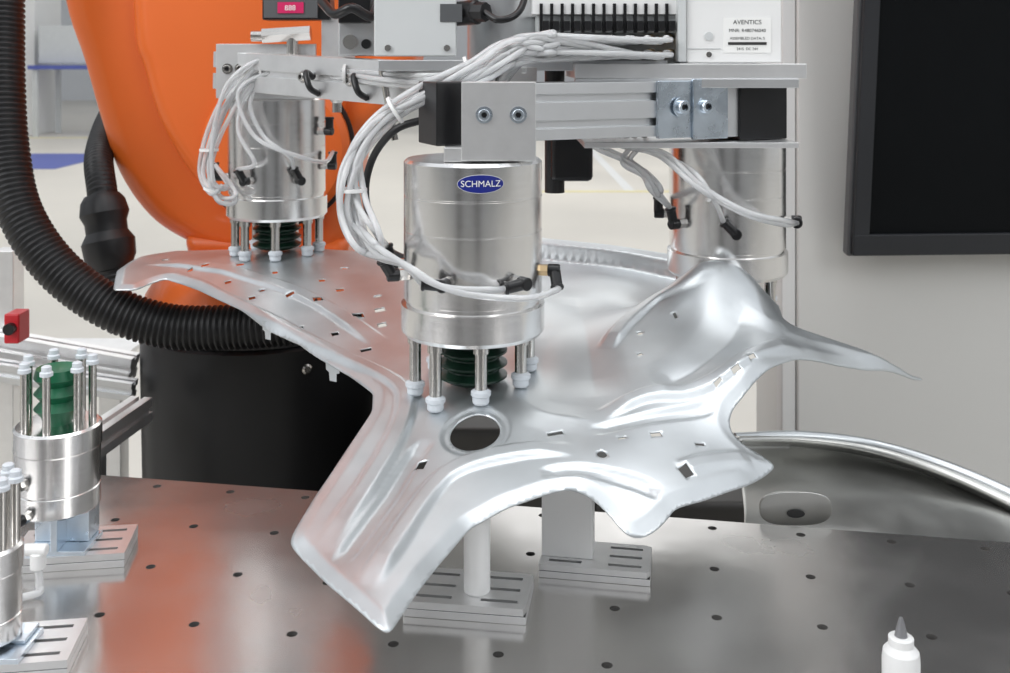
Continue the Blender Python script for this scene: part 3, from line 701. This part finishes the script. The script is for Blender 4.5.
# ------------------------------------------------------------------ second panel at right, lying on a side rack
rows = [
 [(735,434,1.22),(800,432,1.24),(870,440,1.24),(940,460,1.20),(1010,489,1.15),(1080,525,1.10)],
 [(736,440,1.20),(800,441,1.225),(865,450,1.225),(935,471,1.185),(1005,502,1.135),(1075,540,1.09)],
 [(738,446,1.23),(800,448,1.26),(862,456,1.26),(930,476,1.22),(1000,506,1.17),(1070,544,1.12)],
 [(740,470,1.20),(790,474,1.20),(850,480,1.20),(925,486,1.19),(1000,510,1.16),(1070,546,1.11)],
 [(742,492,1.14),(790,496,1.14),(850,500,1.14),(925,502,1.14),(1000,515,1.12),(1070,548,1.09)],
 [(744,512,1.10),(790,516,1.095),(850,524,1.085),(925,535,1.07),(1000,545,1.06),(1070,560,1.05)],
 [(744,528,1.075),(790,534,1.07),(850,541,1.06),(925,549,1.045),(1000,558,1.03),(1070,566,1.02)]]
CV = [catmull([S(*p) for p in r], 14) for r in rows]
nc = len(CV[0]); cols = [catmull([CV[r][c] for r in range(len(rows))], 6) for c in range(nc)]
nr = len(cols[0]); vs = [cols[c][r] for c in range(nc) for r in range(nr)]
fs = [(c*nr+r, c*nr+r+1, (c+1)*nr+r+1, (c+1)*nr+r) for c in range(nc-1) for r in range(nr-1)]
p2 = mk('curved_sheet_metal_panel', vs, fs, M_sheet2, ang=70, solid=-0.0013)
sweep('folded_rim', [S(u,v+4,d-0.008) for u, v, d in rows[0]], 0.006, M_sheet, p2, seg=16)
lug = []
for k in range(40):
    a = 2*pi*k/40; lug.append(S(796+36*(1 if cos(a) > 0 else -1)*abs(cos(a))**0.7, 509+17*(1 if sin(a) > 0 else -1)*abs(sin(a))**0.7, 1.055))
prism('lug', lug, (0,0.004,0), M_sheet2, p2, bevel=0.001)
prism('lug_slot', [S(796+9*cos(2*pi*k/20), 514+4*sin(2*pi*k/20), 1.053) for k in range(20)], (0,0.001,0), M_dark, p2, bevel=0)  # dark disc on the lug, painted shade in place of an opening
rk = group('panel_rack', (0.4,1.15,FZ))
for k, (x, y) in enumerate(((0.31,1.13),(0.31,1.2),(0.52,1.11),(0.52,1.18))):
    box('rack_post_%d' % k, (x-0.012,x+0.012), (y-0.012,y+0.012), (FZ,-0.51), M_alu, rk, 0.001)
box('rack_rail_front', (0.30,0.56), (1.11,1.13), (-0.53,-0.51), M_alu, rk, 0.001)
box('rack_rail_back', (0.30,0.56), (1.18,1.20), (-0.53,-0.51), M_alu, rk, 0.001)

# ------------------------------------------------------------------ machine cabinet + monitor
cab = group('machine_cabinet', (1.0,2.0,FZ))
box('carcass', (0.490,1.75), (1.76,2.05), (FZ,0.75), M_cab, cab, 0.004)
box('corner_post', (0.465,0.489), (1.765,1.80), (FZ,0.75), M_cabl, cab, 0.003)
mo = group('industrial_monitor', (0.80,1.66,0.0))
Rm = Matrix.Rotation(radians(7.5), 3, 'X') @ Matrix.Rotation(radians(2), 3, 'Z')
mc = Vector((0.812,1.66,0.03))
def mbox(name, x0, x1, z0_, z1_, y0, y1, m, bev):
    vs = [mc + Rm @ Vector((x,y,z)) for x in (x0,x1) for y in (y0,y1) for z in (z0_,z1_)]
    mk(name, vs, [(0,1,3,2),(4,6,7,5),(0,4,5,1),(2,3,7,6),(0,2,6,4),(1,5,7,3)], m, mo, smooth=False, bevel=bev)
mbox('case', -0.257,0.257,-0.352,0.355,0.006,0.03, M_bezel2, 0.004)
mbox('bezel_left', -0.252,-0.226,-0.347,0.35,-0.006,0.006, M_bezel, 0.002)
mbox('bezel_right', 0.226,0.252,-0.347,0.35,-0.006,0.006, M_bezel, 0.002)
mbox('bezel_bottom', -0.252,0.252,-0.347,-0.312,-0.0065,0.006, M_bezel, 0.002)
mbox('bezel_top', -0.252,0.252,0.315,0.35,-0.0065,0.006, M_bezel, 0.002)
mbox('screen', -0.226,0.226,-0.315,0.315,0.0,0.005, M_screen, 0)
mbox('arm', -0.05,0.05,-0.05,0.05,0.03,0.09, M_bezel2, 0.002)

# ------------------------------------------------------------------ aluminium rails at left
al = group('aluminium_conveyor_frame', (-0.9,1.8,FZ))
beam('rail_front', S(-150,318,1.72), S(134,368,1.72), 0.04, 0.04, M_alulight, al)
beam('rail_lower', S(-150,348,1.66), S(134,390,1.66), 0.03, 0.028, M_alu, al)
beam('rail_cross', S(85,448,1.42), S(142,408,1.56), 0.035, 0.035, M_alulight, al)
for k, u in enumerate((-60,8,114)):
    p = S(u,345 if u < 100 else 365,1.75); box('post_%d' % k, (p.x-0.018,p.x+0.018), (1.73,1.77), (FZ, p.z+(0.16 if k == 1 else 0.0)), M_alulight, al, 0.001)
p = S(88,450,1.44); box('post_4', (p.x-0.018,p.x+0.018), (1.42,1.46), (FZ, p.z), M_alu, al, 0.001)
p = S(17,325,1.67); box('red_clamp', (p.x-0.012,p.x+0.012), (1.65,1.69), (p.z-0.025,p.z+0.022), M_red, al, 0.003)
cyl('red_clamp_knob', p+Vector((0,-0.03,0.0)), p+Vector((0,-0.018,0.0)), 0.009, M_blackpl, al)
box('tray', (-1.3,-0.70), (1.78,2.05), (S(0,352,1.88).z-0.03,S(0,352,1.88).z-0.02), M_alulight, al, 0.001)

# ------------------------------------------------------------------ hall
box('floor', (-30,30), (-6,40), (FZ-0.1,FZ), M_floor, None, 0)
box('wall_back', (-30,30), (34,34.3), (FZ,5.5), M_wall, None, 0)
box('wall_left', (-22,-21.7), (-6,34), (FZ,5.5), M_wall, None, 0)
box('wall_right', (14,14.3), (-6,34), (FZ,5.5), M_wall, None, 0)
box('reflection_wall_front', (-22,14), (-5.3,-5), (FZ,2.2), mat('reflection_wall_grey',(0.36,0.37,0.38),0.7,0,0.05,0.5), None, 0)  # unseen wall added behind the camera, its grey gives the cylinders contrast
ce = group('reflection_ceiling', (0,14,6.5))
for k, (y0, y1) in enumerate(((4.6,6.0),(7.6,9.6),(12.0,15.0),(19.0,24.0),(29.0,34.0))):
    box('reflection_panel_%d' % k, (-22,14), (y0,y1), (6.4,6.5), M_roof, ce, 0)  # unseen dark strips added to band the reflections in the sheet metal
for k, x in enumerate((-2.2,0.9)):
    box('reflection_column' if k == 0 else 'reflection_column.001', (x-0.35,x+0.35), (-4.9,-4.3), (FZ,3.5), mat('column_paint_%d' % k,(0.06,0.06,0.065),0.6,0,0.05,1), None, 0.01)  # unseen dark uprights added for contrast in the cylinder reflections
mkf = group('floor_marking', (-5,14,FZ))
box('yellow_line_1', (-16,-3.6), (17.6,17.75), (FZ,FZ+0.004), M_yellow, mkf, 0)
box('yellow_line_2', (-5.9,-5.75), (5,17.6), (FZ,FZ+0.004), M_yellow, mkf, 0)
box('yellow_line_3', (1.2,1.3), (10.5,22), (FZ,FZ+0.004), M_cabl, mkf, 0)
box('yellow_line_4', (0.2,3.0), (10.4,10.5), (FZ,FZ+0.004), M_yellow, mkf, 0)
box('blue_floor_mat', (-9,-5.4), (12.6,14.6), (FZ,FZ+0.01), M_blue, None, 0.003)
wc = group('storage_cabinet', (-10,18.5,FZ))
box('body', (-12.5,-8.2), (18.3,19.4), (FZ,2.0), M_cabl, wc, 0.01)
for k in range(3): box('door_seam_%d' % k, (-11.6+k*1.1,-11.58+k*1.1), (18.27,18.3), (FZ+0.1,1.9), M_bezel2, wc, 0)
wt = group('workbench', (-7.5,18,FZ))
box('top', (-8.1,-6.6), (17.8,18.9), (FZ+1.15,FZ+1.22), M_blue, wt, 0.005)
box('body', (-8.0,-6.7), (18.0,18.8), (FZ+1.25,FZ+1.9), M_greybox, wt, 0.01)
for k, (x, y) in enumerate(((-8,17.9),(-6.7,17.9),(-8,18.8),(-6.7,18.8))): box('leg_%d' % k, (x-0.04,x+0.04), (y-0.04,y+0.04), (FZ,FZ+1.15), M_greybox, wt, 0.003)
pl = group('pallet_rack', (3,22,FZ))
for k in range(4): box('upright_%d' % k, (1.0+k*1.4,1.1+k*1.4), (22,22.8), (FZ,2.5), M_greybox, pl, 0.003)
for k in range(3): box('shelf_%d' % k, (1.0,5.3), (22,22.8), (FZ+0.3+k*1.1,FZ+0.38+k*1.1), M_blue, pl, 0.003)

# ------------------------------------------------------------------ light
w = bpy.data.worlds.new('World'); bpy.context.scene.world = w; w.use_nodes = True
nt = w.node_tree; bg = nt.nodes['Background']; bg.inputs['Strength'].default_value = 1.08
tc = nt.nodes.new('ShaderNodeTexCoord'); sx = nt.nodes.new('ShaderNodeSeparateXYZ'); rp = nt.nodes.new('ShaderNodeValToRGB')
nt.links.new(tc.outputs['Generated'], sx.inputs[0]); nt.links.new(sx.outputs['Z'], rp.inputs[0]); nt.links.new(rp.outputs[0], bg.inputs['Color'])
rp.color_ramp.elements[0].position = 0.0; rp.color_ramp.elements[0].color = (0.9,0.93,0.97,1)
rp.color_ramp.elements[1].position = 1.0; rp.color_ramp.elements[1].color = (0.75,0.78,0.82,1)
def area(name, loc, target, sx_, sy_, p, col=(1,1,1)):
    l = bpy.data.lights.new(name, 'AREA'); l.shape = 'RECTANGLE'; l.size = sx_; l.size_y = sy_; l.energy = p; l.color = col
    o = bpy.data.objects.new(name, l); o.location = loc
    o.rotation_euler = (Vector(target)-Vector(loc)).to_track_quat('-Z', 'Y').to_euler(); bpy.context.scene.collection.objects.link(o)
area('softbox_left', (-2.2,-0.6,1.5), (0,1.1,-0.3), 1.4, 2.0, 46)
area('softbox_right', (2.0,-1.2,1.4), (0,1.1,-0.3), 0.8, 1.8, 18)
area('ceiling_lamp', (0.3,0.9,2.8), (0,1.2,0), 2.4, 1.4, 24)
area('hall_lamp', (0,12,5), (0,12,0), 14, 10, 560, (1,0.99,0.96))

# ------------------------------------------------------------------ camera
cd = bpy.data.cameras.new('Camera'); cam = bpy.data.objects.new('Camera', cd); bpy.context.scene.collection.objects.link(cam)
cam.location = (0,0,0); cam.rotation_euler = (radians(90),0,0)
cd.sensor_width = 36; cd.lens = 36*F/1010; cd.shift_y = -(336.5-HZ)/1010; cd.clip_start = 0.05
cd.dof.use_dof = True; cd.dof.focus_distance = 1.02; cd.dof.aperture_fstop = 13
bpy.context.scene.camera = cam
bpy.context.scene.view_settings.view_transform = 'Standard'
print('panel verts', len(V))
